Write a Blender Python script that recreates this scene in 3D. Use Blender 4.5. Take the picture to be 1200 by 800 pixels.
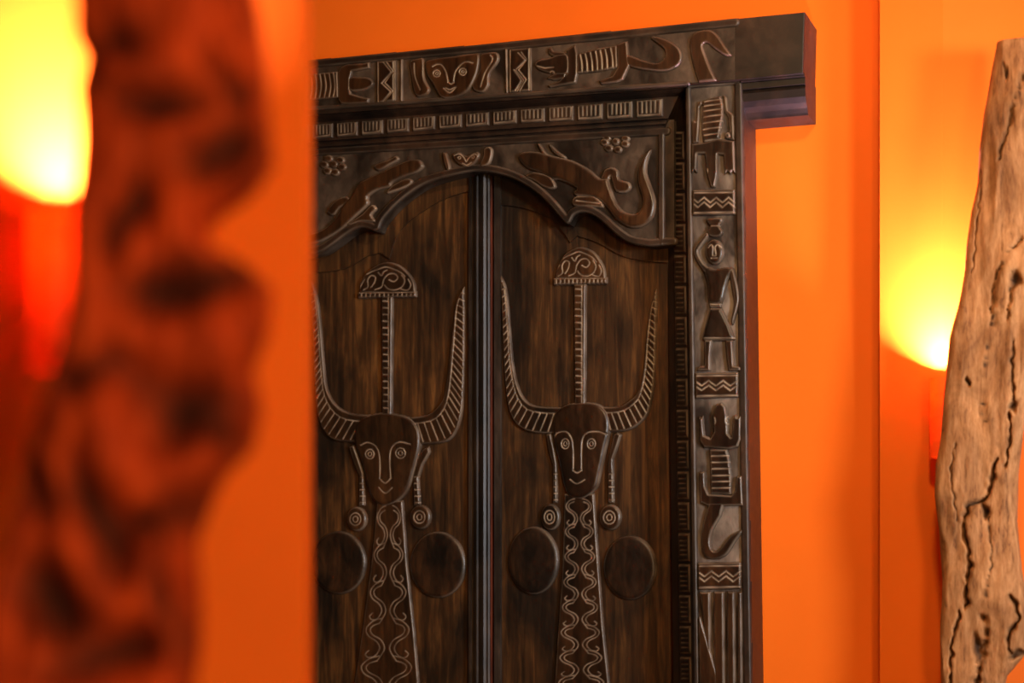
import bpy, bmesh, math, random
import numpy as np
from mathutils import Vector, noise

for o in list(bpy.data.objects):
    bpy.data.objects.remove(o)
SC = bpy.context.scene
COL = SC.collection

# ---------------------------------------------------------------- camera
F, PCX, PHY = 2000.0, 600.0, 620.0            # focal length / principal column / horizon row in 1200x800 pixels
YAW = math.atan(750.0 / F)
CAM_D, CAM_Z = 3.6, 1.5
FWD = np.array([-math.sin(YAW), math.cos(YAW), 0.0])
RGT = np.array([math.cos(YAW), math.sin(YAW), 0.0])
UPV = np.array([0.0, 0.0, 1.0])
_d0 = FWD * F + RGT * (577 - PCX)
CAM = np.array([-_d0[0] / _d0[1] * CAM_D, -CAM_D, CAM_Z])
cam_data = bpy.data.cameras.new('camera')
cam = bpy.data.objects.new('camera', cam_data)
COL.objects.link(cam)
cam.location = CAM
cam.rotation_euler = (math.pi / 2, 0, YAW)
cam_data.sensor_width = 36.0
cam_data.lens = F / 1200.0 * 36.0
cam_data.shift_y = (PHY - 400.0) / 1200.0
cam_data.clip_start = 0.05
cam_data.dof.use_dof = True
cam_data.dof.focus_distance = 3.68
cam_data.dof.aperture_fstop = 1.9
SC.camera = cam

# ---------------------------------------------------------------- world, lights, exposure
SC.view_settings.view_transform = 'Standard'
SC.view_settings.look = 'None'
SC.view_settings.exposure = 0.42
SC.view_settings.gamma = 1.0
SC.view_settings.use_curve_mapping = False
world = bpy.data.worlds.new('world')
SC.world = world
world.use_nodes = True
bg = world.node_tree.nodes['Background']
bg.inputs[0].default_value = (1.0, 0.55, 0.25, 1)
bg.inputs[1].default_value = 0.06


def area_light(name, loc, target, size, power, color, spread=180.0):
    ld = bpy.data.lights.new(name, 'AREA')
    ld.shape = 'DISK'
    ld.size = size
    ld.energy = power
    ld.color = color
    ld.spread = math.radians(spread)
    o = bpy.data.objects.new(name, ld)
    COL.objects.link(o)
    o.location = loc
    o.rotation_euler = (Vector(target) - Vector(loc)).to_track_quat('-Z', 'Y').to_euler()
    return o


# warm ceiling downlight in front of the door, and a cooler daylight opening far to the right of the camera
area_light('ceiling_downlight', (1.2, -1.7, 2.93), (0.15, 0, 1.75), 0.2, 11, (1.0, 0.70, 0.36), 150)
area_light('daylight_doorway', (3.4, -2.1, 2.0), (0.2, 0, 1.8), 0.6, 9, (0.88, 0.93, 1.0), 60)
area_light('warm_fill_light', (2.55, -3.95, 1.6), (0.2, -1.0, 1.6), 0.6, 33, (1.0, 0.61, 0.27), 180)  # added unseen warm fill behind the camera, evens out walls and left wood

# ---------------------------------------------------------------- helpers


def pix(u, v):
    d = FWD * F + RGT * (u - PCX) + UPV * (PHY - v)
    return d


class Plane:
    def __init__(s, O, U):
        s.O = np.array(O, float)
        s.U = np.array([U[0], U[1], 0.0])
        s.U /= np.linalg.norm(s.U)
        s.N = np.array([s.U[1], -s.U[0], 0.0])          # towards the viewer
        if np.dot(s.N, CAM - s.O) < 0:
            s.N = -s.N

    def map(s, u, v, d):
        r = pix(u, v)
        P0 = s.O + s.N * d
        t = np.dot(P0 - CAM, s.N) / np.dot(r, s.N)
        p = CAM + r * t
        return np.array([np.dot(p - s.O, s.U), p[2]])

    def mapl(s, pts, d):
        return np.array([s.map(p[0], p[1], d) for p in pts])

    def world(s, uz, d):
        uz = np.asarray(uz, float)
        d = np.broadcast_to(np.asarray(d, float), uz.shape[:1])
        W = s.O + uz[:, :1] * s.U + d[:, None] * s.N
        W[:, 2] = uz[:, 1]
        return W


def add(name, me, mat, parent=None):
    o = bpy.data.objects.new(name, me)
    if mat:
        me.materials.append(mat)
    COL.objects.link(o)
    if parent is not None:
        o.parent = parent
    return o


def root_loc(parent):
    while parent is not None:
        if parent.parent is None:
            return np.array(parent.location)
        parent = parent.parent
    return np.zeros(3)


def mesh_np(name, V, Q, smooth=True, attrs=None):
    me = bpy.data.meshes.new(name)
    V = np.ascontiguousarray(V, np.float32)
    Q = np.ascontiguousarray(Q, np.int32)
    k = Q.shape[1]
    me.vertices.add(len(V))
    me.vertices.foreach_set('co', V.ravel())
    me.loops.add(Q.size)
    me.loops.foreach_set('vertex_index', Q.ravel())
    me.polygons.add(len(Q))
    me.polygons.foreach_set('loop_start', np.arange(0, Q.size, k, dtype=np.int32))
    me.update(calc_edges=True)
    me.polygons.foreach_set('use_smooth', np.full(len(Q), smooth))
    for n, a in (attrs or {}).items():
        at = me.attributes.new(n, 'FLOAT', 'POINT')
        at.data.foreach_set('value', np.ascontiguousarray(a, np.float32))
    me.validate()
    return me


def empty(name, loc, label=None, cat=None, group=None):
    o = bpy.data.objects.new(name, None)
    o.empty_display_size = 0.1
    COL.objects.link(o)
    o.location = loc
    if label:
        o['label'] = label
    if cat:
        o['category'] = cat
    if group:
        o['group'] = group
    return o


def cr(pts, n=6, closed=False):
    """Catmull-Rom through control points"""
    P = [np.array(p, float) for p in pts]
    out = []
    m = len(P)
    rng = m if closed else m - 1
    for i in range(rng):
        if closed:
            a, b, c, d = P[i - 1], P[i], P[(i + 1) % m], P[(i + 2) % m]
        else:
            a, b, c, d = P[max(i - 1, 0)], P[i], P[i + 1], P[min(i + 2, m - 1)]
        for k in range(n):
            t = k / n
            out.append(0.5 * ((2 * b) + (c - a) * t + (2 * a - 5 * b + 4 * c - d) * t * t + (3 * b - a - 3 * c + d) * t ** 3))
    if not closed:
        out.append(P[-1])
    return [tuple(p) for p in out]


def crc(pts, n=4):
    return cr(pts, n, True)


def ell(cx, cy, rx, ry, n=28, a0=0, a1=2 * math.pi):
    full = abs(a1 - a0 - 2 * math.pi) < 1e-6
    m = n if full else n + 1
    return [(cx + rx * math.cos(a0 + (a1 - a0) * i / n), cy + ry * math.sin(a0 + (a1 - a0) * i / n)) for i in range(m)]


def conv(pts, ox, oy, s):
    return [(ox + p[0] / s, oy + p[1] / s) for p in pts]


def seg_dist(X, Y, a, b):
    dx, dy = b[0] - a[0], b[1] - a[1]
    L = dx * dx + dy * dy + 1e-12
    t = np.clip(((X - a[0]) * dx + (Y - a[1]) * dy) / L, 0, 1)
    return (X - a[0] - t * dx) ** 2 + (Y - a[1] - t * dy) ** 2


def line_dist(X, Y, P, closed=False):
    D = np.full(X.shape, 1e12)
    n = len(P)
    for i in range(n if closed else n - 1):
        D = np.minimum(D, seg_dist(X, Y, P[i], P[(i + 1) % n]))
    return np.sqrt(D)


def poly_sd(X, Y, P):
    D = line_dist(X, Y, P, True)
    ins = np.zeros(X.shape, bool)
    n = len(P)
    for i in range(n):
        a, b = P[i], P[(i + 1) % n]
        if a[1] == b[1]:
            continue
        c = ((a[1] > Y) != (b[1] > Y))
        ins ^= c & (X < (b[0] - a[0]) * (Y - a[1]) / (b[1] - a[1]) + a[0])
    return np.where(ins, -D, D)


WALL = Plane((0, 0, 0), (1, 0))
S = WALL.map(601, 400, 0.08)[0] - WALL.map(600, 400, 0.08)[0]      # metres per pixel on the door


def relief(name, parent, mat, d, h, polys=(), strokes=(), grooves=(), bev=2.5, res=0.8, dome=0.0, gd=0.0016,
           wear_glint=0.55, gwear=0.8, pl=WALL, uneven=0.015):
    """One carved mound: a height field over traced outlines (pixels on plane d), rising h, incised lines gd deep."""
    Ps = [pl.mapl(p, d) / S for p in polys]
    Ss = [(pl.mapl(p, d) / S, w) for p, w in strokes]
    Gs = [(pl.mapl(g[0], d) / S, g[1], len(g) > 2 and g[2]) for g in grooves]
    allp = np.vstack([p for p in Ps] + [np.vstack([p - w, p + w]) for p, w in Ss])
    lo, hi = allp.min(0) - 2 * res, allp.max(0) + 2 * res
    nx, ny = int((hi[0] - lo[0]) / res) + 2, int((hi[1] - lo[1]) / res) + 2
    gx, gy = lo[0] + np.arange(nx) * res, lo[1] + np.arange(ny) * res
    X, Y = [a.ravel() for a in np.meshgrid(gx, gy)]
    sd = np.full(X.shape, 1e6)
    for p in Ps:
        sd = np.minimum(sd, poly_sd(X, Y, p))
    for p, w in Ss:
        sd = np.minimum(sd, line_dist(X, Y, p) - w)
    t = np.clip(-sd / bev, 0, 1)
    H = h * np.sqrt(np.maximum(0, 1 - (1 - t) ** 2))
    if dome:
        H += dome * (1 - np.exp(-np.maximum(-sd, 0) / 8.0))
    H *= 1 + uneven * np.sin(X * 0.21 + Y * 0.13) * np.sin(Y * 0.17 - X * 0.07) + uneven * 0.6 * np.sin(X * 0.53 + 1.3 * np.sin(Y * 0.41))
    W = 0.7 * wear_glint * np.exp(-((sd + 0.9) / 1.0) ** 2) * (0.72 + 0.28 * np.sin(X * 0.083 + 3.1 * np.sin(Y * 0.071) + 2.0 * np.sin(X * 0.037 - Y * 0.05)))  # pale rubbed edges, doubling as painted edge highlights
    for p, w, cl in Gs:
        dd = line_dist(X, Y, p, cl)
        g = np.exp(-(dd / w) ** 2)
        H -= gd * g
        W = np.maximum(W, gwear * np.exp(-(dd / (w * 0.9)) ** 2) * (0.7 + 0.3 * np.sin(X * 0.27 + Y * 0.19)))
    H = np.where(sd > 0, -np.minimum(sd * S * 1.2, 0.004), np.maximum(H, 0.0002))
    I = np.arange(nx * ny).reshape(ny, nx)
    C = np.stack([I[:-1, :-1], I[:-1, 1:], I[1:, 1:], I[1:, :-1]], -1).reshape(-1, 4)
    keep = sd[C].min(1) < 0
    C = C[keep]
    used, inv = np.unique(C, return_inverse=True)
    C = inv.reshape(-1, 4)
    V = pl.world(np.stack([X[used] * S, Y[used] * S], 1), d + H[used]) - root_loc(parent)
    return add(name, mesh_np(name, V, C, True, {'wear_glint': np.clip(W[used], 0, 1)}), mat, parent)


def prism(name, parent, mat, pts, d0, d1, pl=WALL, bevel=0.0, px=True):
    """Solid slab: outline (pixels traced on front plane d1, or metres) from depth d0 to d1"""
    L = pl.mapl(pts, d1) if px else np.array(pts, float)
    A = np.sum(L[:, 0] * np.roll(L[:, 1], -1) - np.roll(L[:, 0], -1) * L[:, 1])
    if A < 0:
        L = L[::-1]
    R = root_loc(parent)
    f, b = pl.world(L, d1) - R, pl.world(L, d0) - R
    bm = bmesh.new()
    vf = [bm.verts.new(p) for p in f]
    vb = [bm.verts.new(p) for p in b]
    n = len(vf)
    ff = bm.faces.new(vf)
    bm.faces.new(vb[::-1])
    for i in range(n):
        bm.faces.new((vf[i], vb[i], vb[(i + 1) % n], vf[(i + 1) % n]))
    if bevel:
        bmesh.ops.bevel(bm, geom=list(ff.edges), offset=bevel, segments=2, profile=0.5, affect='EDGES')
    bm.normal_update()
    bmesh.ops.triangulate(bm, faces=[q for q in bm.faces if len(q.verts) > 4], ngon_method='EAR_CLIP')
    bmesh.ops.recalc_face_normals(bm, faces=bm.faces)
    me = bpy.data.meshes.new(name)
    bm.to_mesh(me)
    bm.free()
    return add(name, me, mat, parent)


def loft(name, parent, mat, rows, smooth=False, cap=True, closed=False):
    """rows: lists of world points, equal length; quads between successive rows"""
    R = root_loc(parent)
    m, n = len(rows), len(rows[0])
    V = np.array([p for r in rows for p in r], float) - R
    bm = bmesh.new()
    vs = [bm.verts.new(p) for p in V]
    for i in range(m if closed else m - 1):
        for j in range(n - 1):
            k = (i + 1) % m
            bm.faces.new((vs[i * n + j], vs[i * n + j + 1], vs[k * n + j + 1], vs[k * n + j]))
    if cap:
        bm.faces.new([vs[i * n] for i in range(m)])
        bm.faces.new([vs[i * n + n - 1] for i in range(m)])
    bm.normal_update()
    bmesh.ops.triangulate(bm, faces=[q for q in bm.faces if len(q.verts) > 4], ngon_method='EAR_CLIP')
    bmesh.ops.recalc_face_normals(bm, faces=bm.faces)
    for f in bm.faces:
        f.smooth = smooth
    me = bpy.data.meshes.new(name)
    bm.to_mesh(me)
    bm.free()
    return add(name, me, mat, parent)


def wp(u, v, d, pl=WALL):
    return pl.world([pl.map(u, v, d)], d)[0]


# ---------------------------------------------------------------- materials
def new_mat(name):
    m = bpy.data.materials.new(name)
    m.use_nodes = True
    nt = m.node_tree
    return m, nt, nt.nodes['Principled BSDF']


def nd(nt, typ, **kw):
    n = nt.nodes.new(typ)
    for k, v in kw.items():
        setattr(n, k, v)
    return n


def lk(nt, a, b):
    nt.links.new(a, b)


def mapping(nt, scale):
    g = nd(nt, 'ShaderNodeNewGeometry')
    mp = nd(nt, 'ShaderNodeMapping')
    mp.inputs['Scale'].default_value = scale
    lk(nt, g.outputs['Position'], mp.inputs['Vector'])
    return mp.outputs[0]


def noise_tex(nt, vec, scale, detail=5, rough=0.6, dist=0.0):
    n = nd(nt, 'ShaderNodeTexNoise')
    n.inputs['Scale'].default_value = scale
    n.inputs['Detail'].default_value = detail
    n.inputs['Roughness'].default_value = rough
    n.inputs['Distortion'].default_value = dist
    lk(nt, vec, n.inputs['Vector'])
    return n.outputs['Fac']


def ramp(nt, fac, stops):
    r = nd(nt, 'ShaderNodeValToRGB')
    el = r.color_ramp.elements
    while len(el) < len(stops):
        el.new(0.5)
    for e, (p, c) in zip(el, stops):
        e.position = p
        e.color = (*c, 1)
    lk(nt, fac, r.inputs[0])
    return r.outputs[0]


def mixc(nt, fac, a, b, blend='MIX'):
    m = nd(nt, 'ShaderNodeMix', data_type='RGBA', blend_type=blend)
    if isinstance(fac, float):
        m.inputs[0].default_value = fac
    else:
        lk(nt, fac, m.inputs[0])
    for s, v in ((m.inputs[6], a), (m.inputs[7], b)):
        if isinstance(v, tuple):
            s.default_value = (*v, 1)
        else:
            lk(nt, v, s)
    return m.outputs[2]


def bump(nt, bs, height, strength, dist=0.002):
    b = nd(nt, 'ShaderNodeBump')
    b.inputs['Strength'].default_value = strength
    b.inputs['Distance'].default_value = dist
    lk(nt, height, b.inputs['Height'])
    lk(nt, b.outputs[0], bs.inputs['Normal'])


def carved_wood(name, dark, mid, light, wear_glintc, rough=0.42, stretch=(60, 60, 7), patch=5.0):
    m, nt, bs = new_mat(name)
    v = mapping(nt, stretch)
    grain = noise_tex(nt, v, 1.0, 6, 0.65, 0.6)
    v2 = mapping(nt, (1, 1, 0.55))
    blot = noise_tex(nt, v2, patch, 4, 0.6, 0.4)
    c1 = ramp(nt, grain, [(0.32, dark), (0.5, mid), (0.72, light)])
    c2 = ramp(nt, blot, [(0.38, (0.13, 0.118, 0.11)), (0.64, (1.45, 1.32, 1.18))])
    c = mixc(nt, 1.0, c1, c2, 'MULTIPLY')
    at = nd(nt, 'ShaderNodeAttribute', attribute_name='wear_glint')
    c = mixc(nt, at.outputs['Fac'], c, wear_glintc)
    lk(nt, c, bs.inputs['Base Color'])
    rr = nd(nt, 'ShaderNodeMapRange')
    lk(nt, grain, rr.inputs[0])
    rr.inputs[3].default_value = rough - 0.1
    rr.inputs[4].default_value = rough + 0.16
    lk(nt, rr.outputs[0], bs.inputs['Roughness'])
    bs.inputs['Specular IOR Level'].default_value = 0.5
    bump(nt, bs, grain, 0.18, 0.001)
    return m


WEAR_GLINT = (0.38, 0.29, 0.215)  # dust and wear tint, brightened to stand in for specular glints
M_FIG = carved_wood('carved_dark_wood', (0.010, 0.004, 0.0018), (0.027, 0.0115, 0.004), (0.055, 0.024, 0.0075), WEAR_GLINT, 0.35)
M_FIELD = carved_wood('door_field_wood', (0.014, 0.006, 0.002), (0.044, 0.0195, 0.0055), (0.135, 0.062, 0.016), WEAR_GLINT, 0.45, (70, 70, 5), 6.0)
M_GREY = carved_wood('weathered_grey_brown_wood', (0.035, 0.027, 0.022), (0.060, 0.047, 0.038), (0.095, 0.075, 0.060), (0.32, 0.27, 0.23), 0.38, (40, 40, 30), 7.0)
M_FRAME = carved_wood('frame_dark_wood', (0.010, 0.005, 0.003), (0.025, 0.0125, 0.007), (0.046, 0.024, 0.013), WEAR_GLINT, 0.46, (30, 30, 30), 6.0)
M_BOSS = carved_wood('dark_polished_boss_wood', (0.006, 0.003, 0.0015), (0.017, 0.0075, 0.003), (0.045, 0.019, 0.006), WEAR_GLINT, 0.4, (40, 40, 9), 16.0)
M_PALE = carved_wood('rubbed_sheen_wood', (0.075, 0.064, 0.058), (0.14, 0.122, 0.110), (0.22, 0.195, 0.178), (0.36, 0.31, 0.27), 0.36, (40, 40, 14), 9.0)  # rubbed wood with its grey sheen painted into the pale base
M_STILE = carved_wood('rubbed_stile_wood', (0.014, 0.010, 0.008), (0.030, 0.022, 0.018), (0.060, 0.047, 0.040), (0.3, 0.26, 0.22), 0.48, (80, 80, 6), 9.0)


def paint(name, col, var=0.06):
    m, nt, bs = new_mat(name)
    v = mapping(nt, (1, 1, 1))
    n1 = noise_tex(nt, v, 2.2, 4, 0.5)
    c = ramp(nt, n1, [(0.3, tuple(x * (1 - var) for x in col)), (0.7, tuple(min(1, x * (1 + var)) for x in col))])
    lk(nt, c, bs.inputs['Base Color'])
    bs.inputs['Roughness'].default_value = 0.6
    bs.inputs['Specular IOR Level'].default_value = 0.15
    n2 = noise_tex(nt, v, 160, 3, 0.6)
    bump(nt, bs, n2, 0.12, 0.001)
    return m


ORANGE = (0.90, 0.170, 0.010)
M_WALL = paint('orange_wall_paint', ORANGE)
M_FLOOR = paint('brown_floor', (0.10, 0.055, 0.03), 0.2)
M_CEIL = paint('warm_ceiling_paint', (0.62, 0.34, 0.14))

# ---------------------------------------------------------------- setting
PX_CORNER, PX_FOLD = 1031, 1105
corner = WALL.map(PX_CORNER, 400, 0)[0]


def structure(o):
    o['kind'] = 'structure'
    return o


ROOM_H = 3.0
structure(prism('wall_back', None, M_WALL, [(-2.6, 0), (corner + 0.05, 0), (corner + 0.05, ROOM_H), (-2.6, ROOM_H)], -0.12, 0.0, px=False))
PHI1, PHI2 = math.radians(0), math.radians(-14)
PIER_OUT = 0.055
corner2 = WALL.map(PX_CORNER, 400, PIER_OUT)[0]
PL_R1 = Plane((corner2, -PIER_OUT, 0), (math.cos(PHI1), -math.sin(PHI1)))
fold = PL_R1.map(PX_FOLD, 400, 0)[0]
structure(prism('wall_right', None, M_WALL, [(0, 0), (fold, 0), (fold, ROOM_H), (0, ROOM_H)], -0.0545, 0.0, pl=PL_R1, px=False))
fp = PL_R1.world([(fold, 0)], 0)[0]
PL_R2 = Plane((fp[0], fp[1], 0), (math.cos(PHI2), -math.sin(PHI2)))
structure(prism('wall_far_right', None, M_WALL, [(0, 0), (1.3, 0), (1.3, ROOM_H), (0, ROOM_H)], -0.02, 0.0, pl=PL_R2, px=False))
# the free-standing pier in the left foreground
PIER_D = 1.75
pe = CAM + pix(358, 620) / F * PIER_D
pdir = RGT * math.cos(math.radians(4)) + FWD * math.sin(math.radians(4))
PL_P = Plane((pe[0], pe[1], 0), (pdir[0], pdir[1]))
structure(prism('wall_left', None, M_WALL, [(-0.75, 0), (0, 0), (0, ROOM_H), (-0.75, ROOM_H)], -0.16, 0.0, pl=PL_P, px=False, bevel=0.004))
FLO = Plane((0, 0, 0), (1, 0))


def slab(name, mat, x0, x1, y0, y1, z0, z1):
    bm = bmesh.new()
    vs = [bm.verts.new((x, y, z)) for z in (z0, z1) for x, y in ((x0, y0), (x1, y0), (x1, y1), (x0, y1))]
    for f in ((3, 2, 1, 0), (4, 5, 6, 7), (0, 1, 5, 4), (1, 2, 6, 5), (2, 3, 7, 6), (3, 0, 4, 7)):
        bm.faces.new([vs[i] for i in f])
    me = bpy.data.meshes.new(name)
    bm.to_mesh(me)
    bm.free()
    return structure(add(name, me, mat))


slab('floor', M_FLOOR, -2.6, 4.5, -5.0, 0.12, -0.1, 0.0)
slab('ceiling', M_CEIL, -2.6, 4.5, -5.0, 0.12, ROOM_H, ROOM_H + 0.1)

# ---------------------------------------------------------------- depths of the door's layers (metres out from the wall)
D_LEAF, D_ARCH, D_DENT, D_JAMB, D_LINT = 0.030, 0.082, 0.100, 0.118, 0.136

# ---------------------------------------------------------------- door leaves


def leaf_slab(name, parent, mat, x0, x1, d0, d1, ytop):
    a, b = WALL.map(x0, 500, d1)[0], WALL.map(x1, 500, d1)[0]
    z = WALL.map((x0 + x1) / 2, ytop, d1)[1]
    return prism(name, parent, mat, [(a, 0.012), (b, 0.012), (b, z), (a, z)], d0, d1, px=False)


def resample(P, n):
    P = np.array(P, float)
    L = np.r_[0, np.cumsum(np.hypot(*np.diff(P, axis=0).T))]
    t = np.linspace(0, L[-1], n)
    return np.stack([np.interp(t, L, P[:, 0]), np.interp(t, L, P[:, 1])], 1)


def horn(parent, outer, inner, nr):
    o_, i_ = cr(outer, 6), cr(inner, 6)
    A, B = resample(o_, nr), resample(i_, nr)
    gr = []
    for k in range(1, nr - 1):
        a, b = A[k], B[k]
        gr.append(([tuple(a + (b - a) * 0.10), tuple(a + (b - a) * 0.74)], 0.75))
    gr.append(([tuple(A[k] + (B[k] - A[k]) * 0.76) for k in range(2, nr)], 0.8))
    return relief('horn', parent, M_FIG, D_LEAF, 0.009, [o_ + i_[::-1]], grooves=gr, bev=2.2, res=0.7, gd=0.0018)


def braid(left, right, y0, y1, period):
    """interlaced double lines that run down the long neck"""
    gr = []

    def X(y, u):
        l = np.interp(y, [p[1] for p in left], [p[0] for p in left])
        r = np.interp(y, [p[1] for p in right], [p[0] for p in right])
        return l + (r - l) * (0.5 + u)
    main = cr([(0.13, 0.0), (0.30, 0.08), (0.41, 0.27), (0.35, 0.47), (0.19, 0.62), (0.13, 0.80), (0.20, 0.99), (0.31, 1.04), (0.37, 0.95), (0.32, 0.86)], 4)
    para = cr([(0.16, 0.13), (0.29, 0.20), (0.33, 0.31), (0.27, 0.44), (0.11, 0.58), (0.045, 0.80), (0.12, 1.03), (0.16, 1.12)], 4)
    y = y0
    while y < y1 - period * 1.2:
        for side in (-1, 1):
            for L_ in (main, para):
                gr.append(([(X(y + t * period, side * u), y + t * period) for u, t in L_], 0.65))
        y += period
    return gr


def build_leaf(lf, g):
    """g: dict of traced outlines in pixels"""
    # long patterned neck / body
    tl, tr = g['neck_l'], g['neck_r']
    relief('patterned_neck', lf, M_FIG, D_LEAF, 0.008, [tl + tr[::-1]], grooves=braid(tl, tr, tl[0][1] + 6, 1000, g['period']), bev=2.0, res=0.85, gd=0.0016)
    # staff with rungs
    x0, x1, y0, y1 = g['staff']
    gr = []
    y = y0 + 6
    while y < y1 - 3:
        gr.append(([(x0 + 1.0, y), (x1 - 4.5, y + 0.4)], 0.9))
        y += 7.8
    gr.append(([(x1 - 4.2, y0 + 2), (x1 - 4.2, y1)], 0.7))
    relief('staff', lf, M_FIG, D_LEAF, 0.010, [[(x0, y0), (x1, y0), (x1 - 1, y1 + 6), (x0 + 1, y1 + 6)]], grooves=gr, bev=2.6, res=0.7)
    # hat
    hd = crc(g['hat'], 4) if False else cr(g['hat'], 5)
    hx0, hx1 = g['hat'][0][0], g['hat'][-1][0]
    hy = g['hat'][0][1]
    hw = hx1 - hx0
    top = min(p[1] for p in g['hat'])
    hh = hy - top
    cxh = (hx0 + hx1) / 2
    wav = []
    hl = min(p[0] for p in g['hat'])
    hr = max(p[0] for p in g['hat'])
    for L_ in ([(318, 186), (335, 172), (333, 145), (345, 124), (362, 130), (358, 155), (345, 175)], [(360, 185), (385, 172), (393, 140), (410, 118), (432, 116), (444, 132), (430, 150), (412, 142)],
               [(395, 165), (410, 182), (435, 186), (460, 172), (470, 145), (458, 122)], [(330, 118), (345, 108), (372, 96), (400, 86), (430, 96), (455, 110), (470, 128)], [(455, 182), (480, 187), (492, 165), (482, 140)],
               [(305, 178), (312, 160), (322, 140)], [(372, 110), (384, 124), (392, 108), (404, 100)]):
        wav.append((cr([(hl + (x_ - 300) / 208.0 * (hr - hl), top + 2 + (y_ - 72) / 125.0 * (hh - 3)) for x_, y_ in L_], 4), 0.75))
    relief('hat_dome', lf, M_FIG, D_LEAF, 0.009, [hd], grooves=wav, bev=2.4, res=0.65)
    bx0, bx1, by0, by1 = g['brim']
    tk = []
    nt_ = 13
    for i in range(1, nt_):
        xx = bx0 + (bx1 - bx0) * i / nt_
        tk.append(([(xx, by0 + 2.5), (xx, by1)], 0.8))
    tk.append(([(bx0 + 1, by0 + 1.2), (bx1 - 1, by0 + 0.6)], 0.6))
    relief('hat_brim', lf, M_FIG, D_LEAF, 0.011, [[(bx0, by0), (bx1, by0 - 1), (bx1, by1 - 1.5), (bx0, by1)]], grooves=tk, bev=2.0, res=0.65)
    # horns
    horn(lf, *g['horn_a'], 26)
    horn(lf, *g['horn_b'], 26)
    # head with incised face
    fl = [(cr(g['brow_a'], 5), 0.85), (cr(g['brow_b'], 5), 0.85), (cr(g['nose'], 4), 0.85), (cr(g['mouth'], 5), 0.85)]
    for (ex, ey, rx, ry) in g['eyes']:
        fl.append((ell(ex, ey, rx, ry, 20), 0.8, True))
        fl.append((ell(ex, ey, rx * 0.45, ry * 0.45, 12), 0.6, True))
    relief('head', lf, M_FIG, D_LEAF, 0.013, [crc(g['head'], 4)], grooves=fl, bev=4.5, res=0.6, dome=0.003, gd=0.0020)
    for k in ('ear_a', 'ear_b'):
        P = g[k]
        ys = [p[1] for p in P]
        ymx = max(ys)
        xs = [p[0] for p in P if p[1] > ymx - 6]
        tk = [([(min(xs) - 2, y), (max(xs) + 2, y)], 0.8) for y in np.arange(ymx - 34, ymx - 2, 7.5)]
        relief('ear_cord', lf, M_FIG, D_LEAF, 0.009, [P], grooves=tk, bev=2.4, res=0.65)
    for (cx, cy, rx, ry) in g['rosettes']:
        relief('ear_rosette', lf, M_FIG, D_LEAF, 0.010, [ell(cx, cy, rx, ry)], grooves=[(ell(cx, cy, rx * 0.52, ry * 0.50), 0.8, True), (ell(cx, cy, rx * 0.24, ry * 0.24, 14), 0.7, True)], bev=4.0, res=0.6)
    for (cx, cy, rx, ry) in g['discs']:
        relief('round_boss', lf, M_BOSS, D_LEAF, 0.008, [ell(cx, cy, rx, ry, 44)], bev=5.0, res=0.8, dome=0.002, wear_glint=0.35)


LX = WALL.map(577, 500, 0.03)[0]
right_leaf = empty('carved_door_leaf', (WALL.map(680, 500, 0.03)[0], 0, 0.0), 'right leaf of the dark carved wooden double door, beside the jamb figures', 'door leaf', 'leaves of the carved double door')
right_leaf['kind'] = 'thing'
left_leaf = empty('carved_door_leaf', (WALL.map(455, 500, 0.03)[0], 0, 0.0), 'left leaf of the dark carved wooden double door, partly hidden by the blurred pier', 'door leaf', 'leaves of the carved double door')
left_leaf['kind'] = 'thing'

leaf_slab('panel', right_leaf, M_FIELD, 586, 800, 0.0, D_LEAF, 150)
leaf_slab('panel', left_leaf, M_FIELD, 338, 549, 0.0, D_LEAF, 150)
leaf_slab('meeting_edge', right_leaf, M_STILE, 579, 586.5, 0.0, D_LEAF + 0.008, 150)
# fluted meeting stile on the left leaf
prof = [(548, 0.028), (549, 0.040), (552, 0.042), (553, 0.036), (554.5, 0.036), (556, 0.046), (558.5, 0.050), (560.5, 0.046), (561.5, 0.043),
        (563, 0.049), (566.5, 0.054), (569.5, 0.050), (570.5, 0.046), (572, 0.047), (574, 0.044), (574.5, 0.001), (548, 0.001)]
rows = []
zt = WALL.map(560, 150, 0.04)[1]
for (x, d) in prof:
    u = WALL.map(x, 500, max(d, 0.04))[0]
    rows.append([(u, -d, 0.012), (u, -d, zt)])
loft('meeting_stile', left_leaf, M_STILE, rows, closed=True)
ue = WALL.map(574.5, 500, 0.044)[0]
M_RAW = carved_wood('raw_red_wood_edge', (0.06, 0.012, 0.005), (0.10, 0.020, 0.008), (0.14, 0.03, 0.012), WEAR_GLINT, 0.6)
loft('stile_raw_edge', left_leaf, M_RAW, [[(ue, -0.002, 0.013), (ue, -0.002, zt)], [(ue, -0.0425, 0.013), (ue, -0.0425, zt)], [(ue + 0.0012, -0.0425, 0.013), (ue + 0.0012, -0.0425, zt)], [(ue + 0.0012, -0.002, 0.013), (ue + 0.0012, -0.002, zt)]], closed=True)

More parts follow.
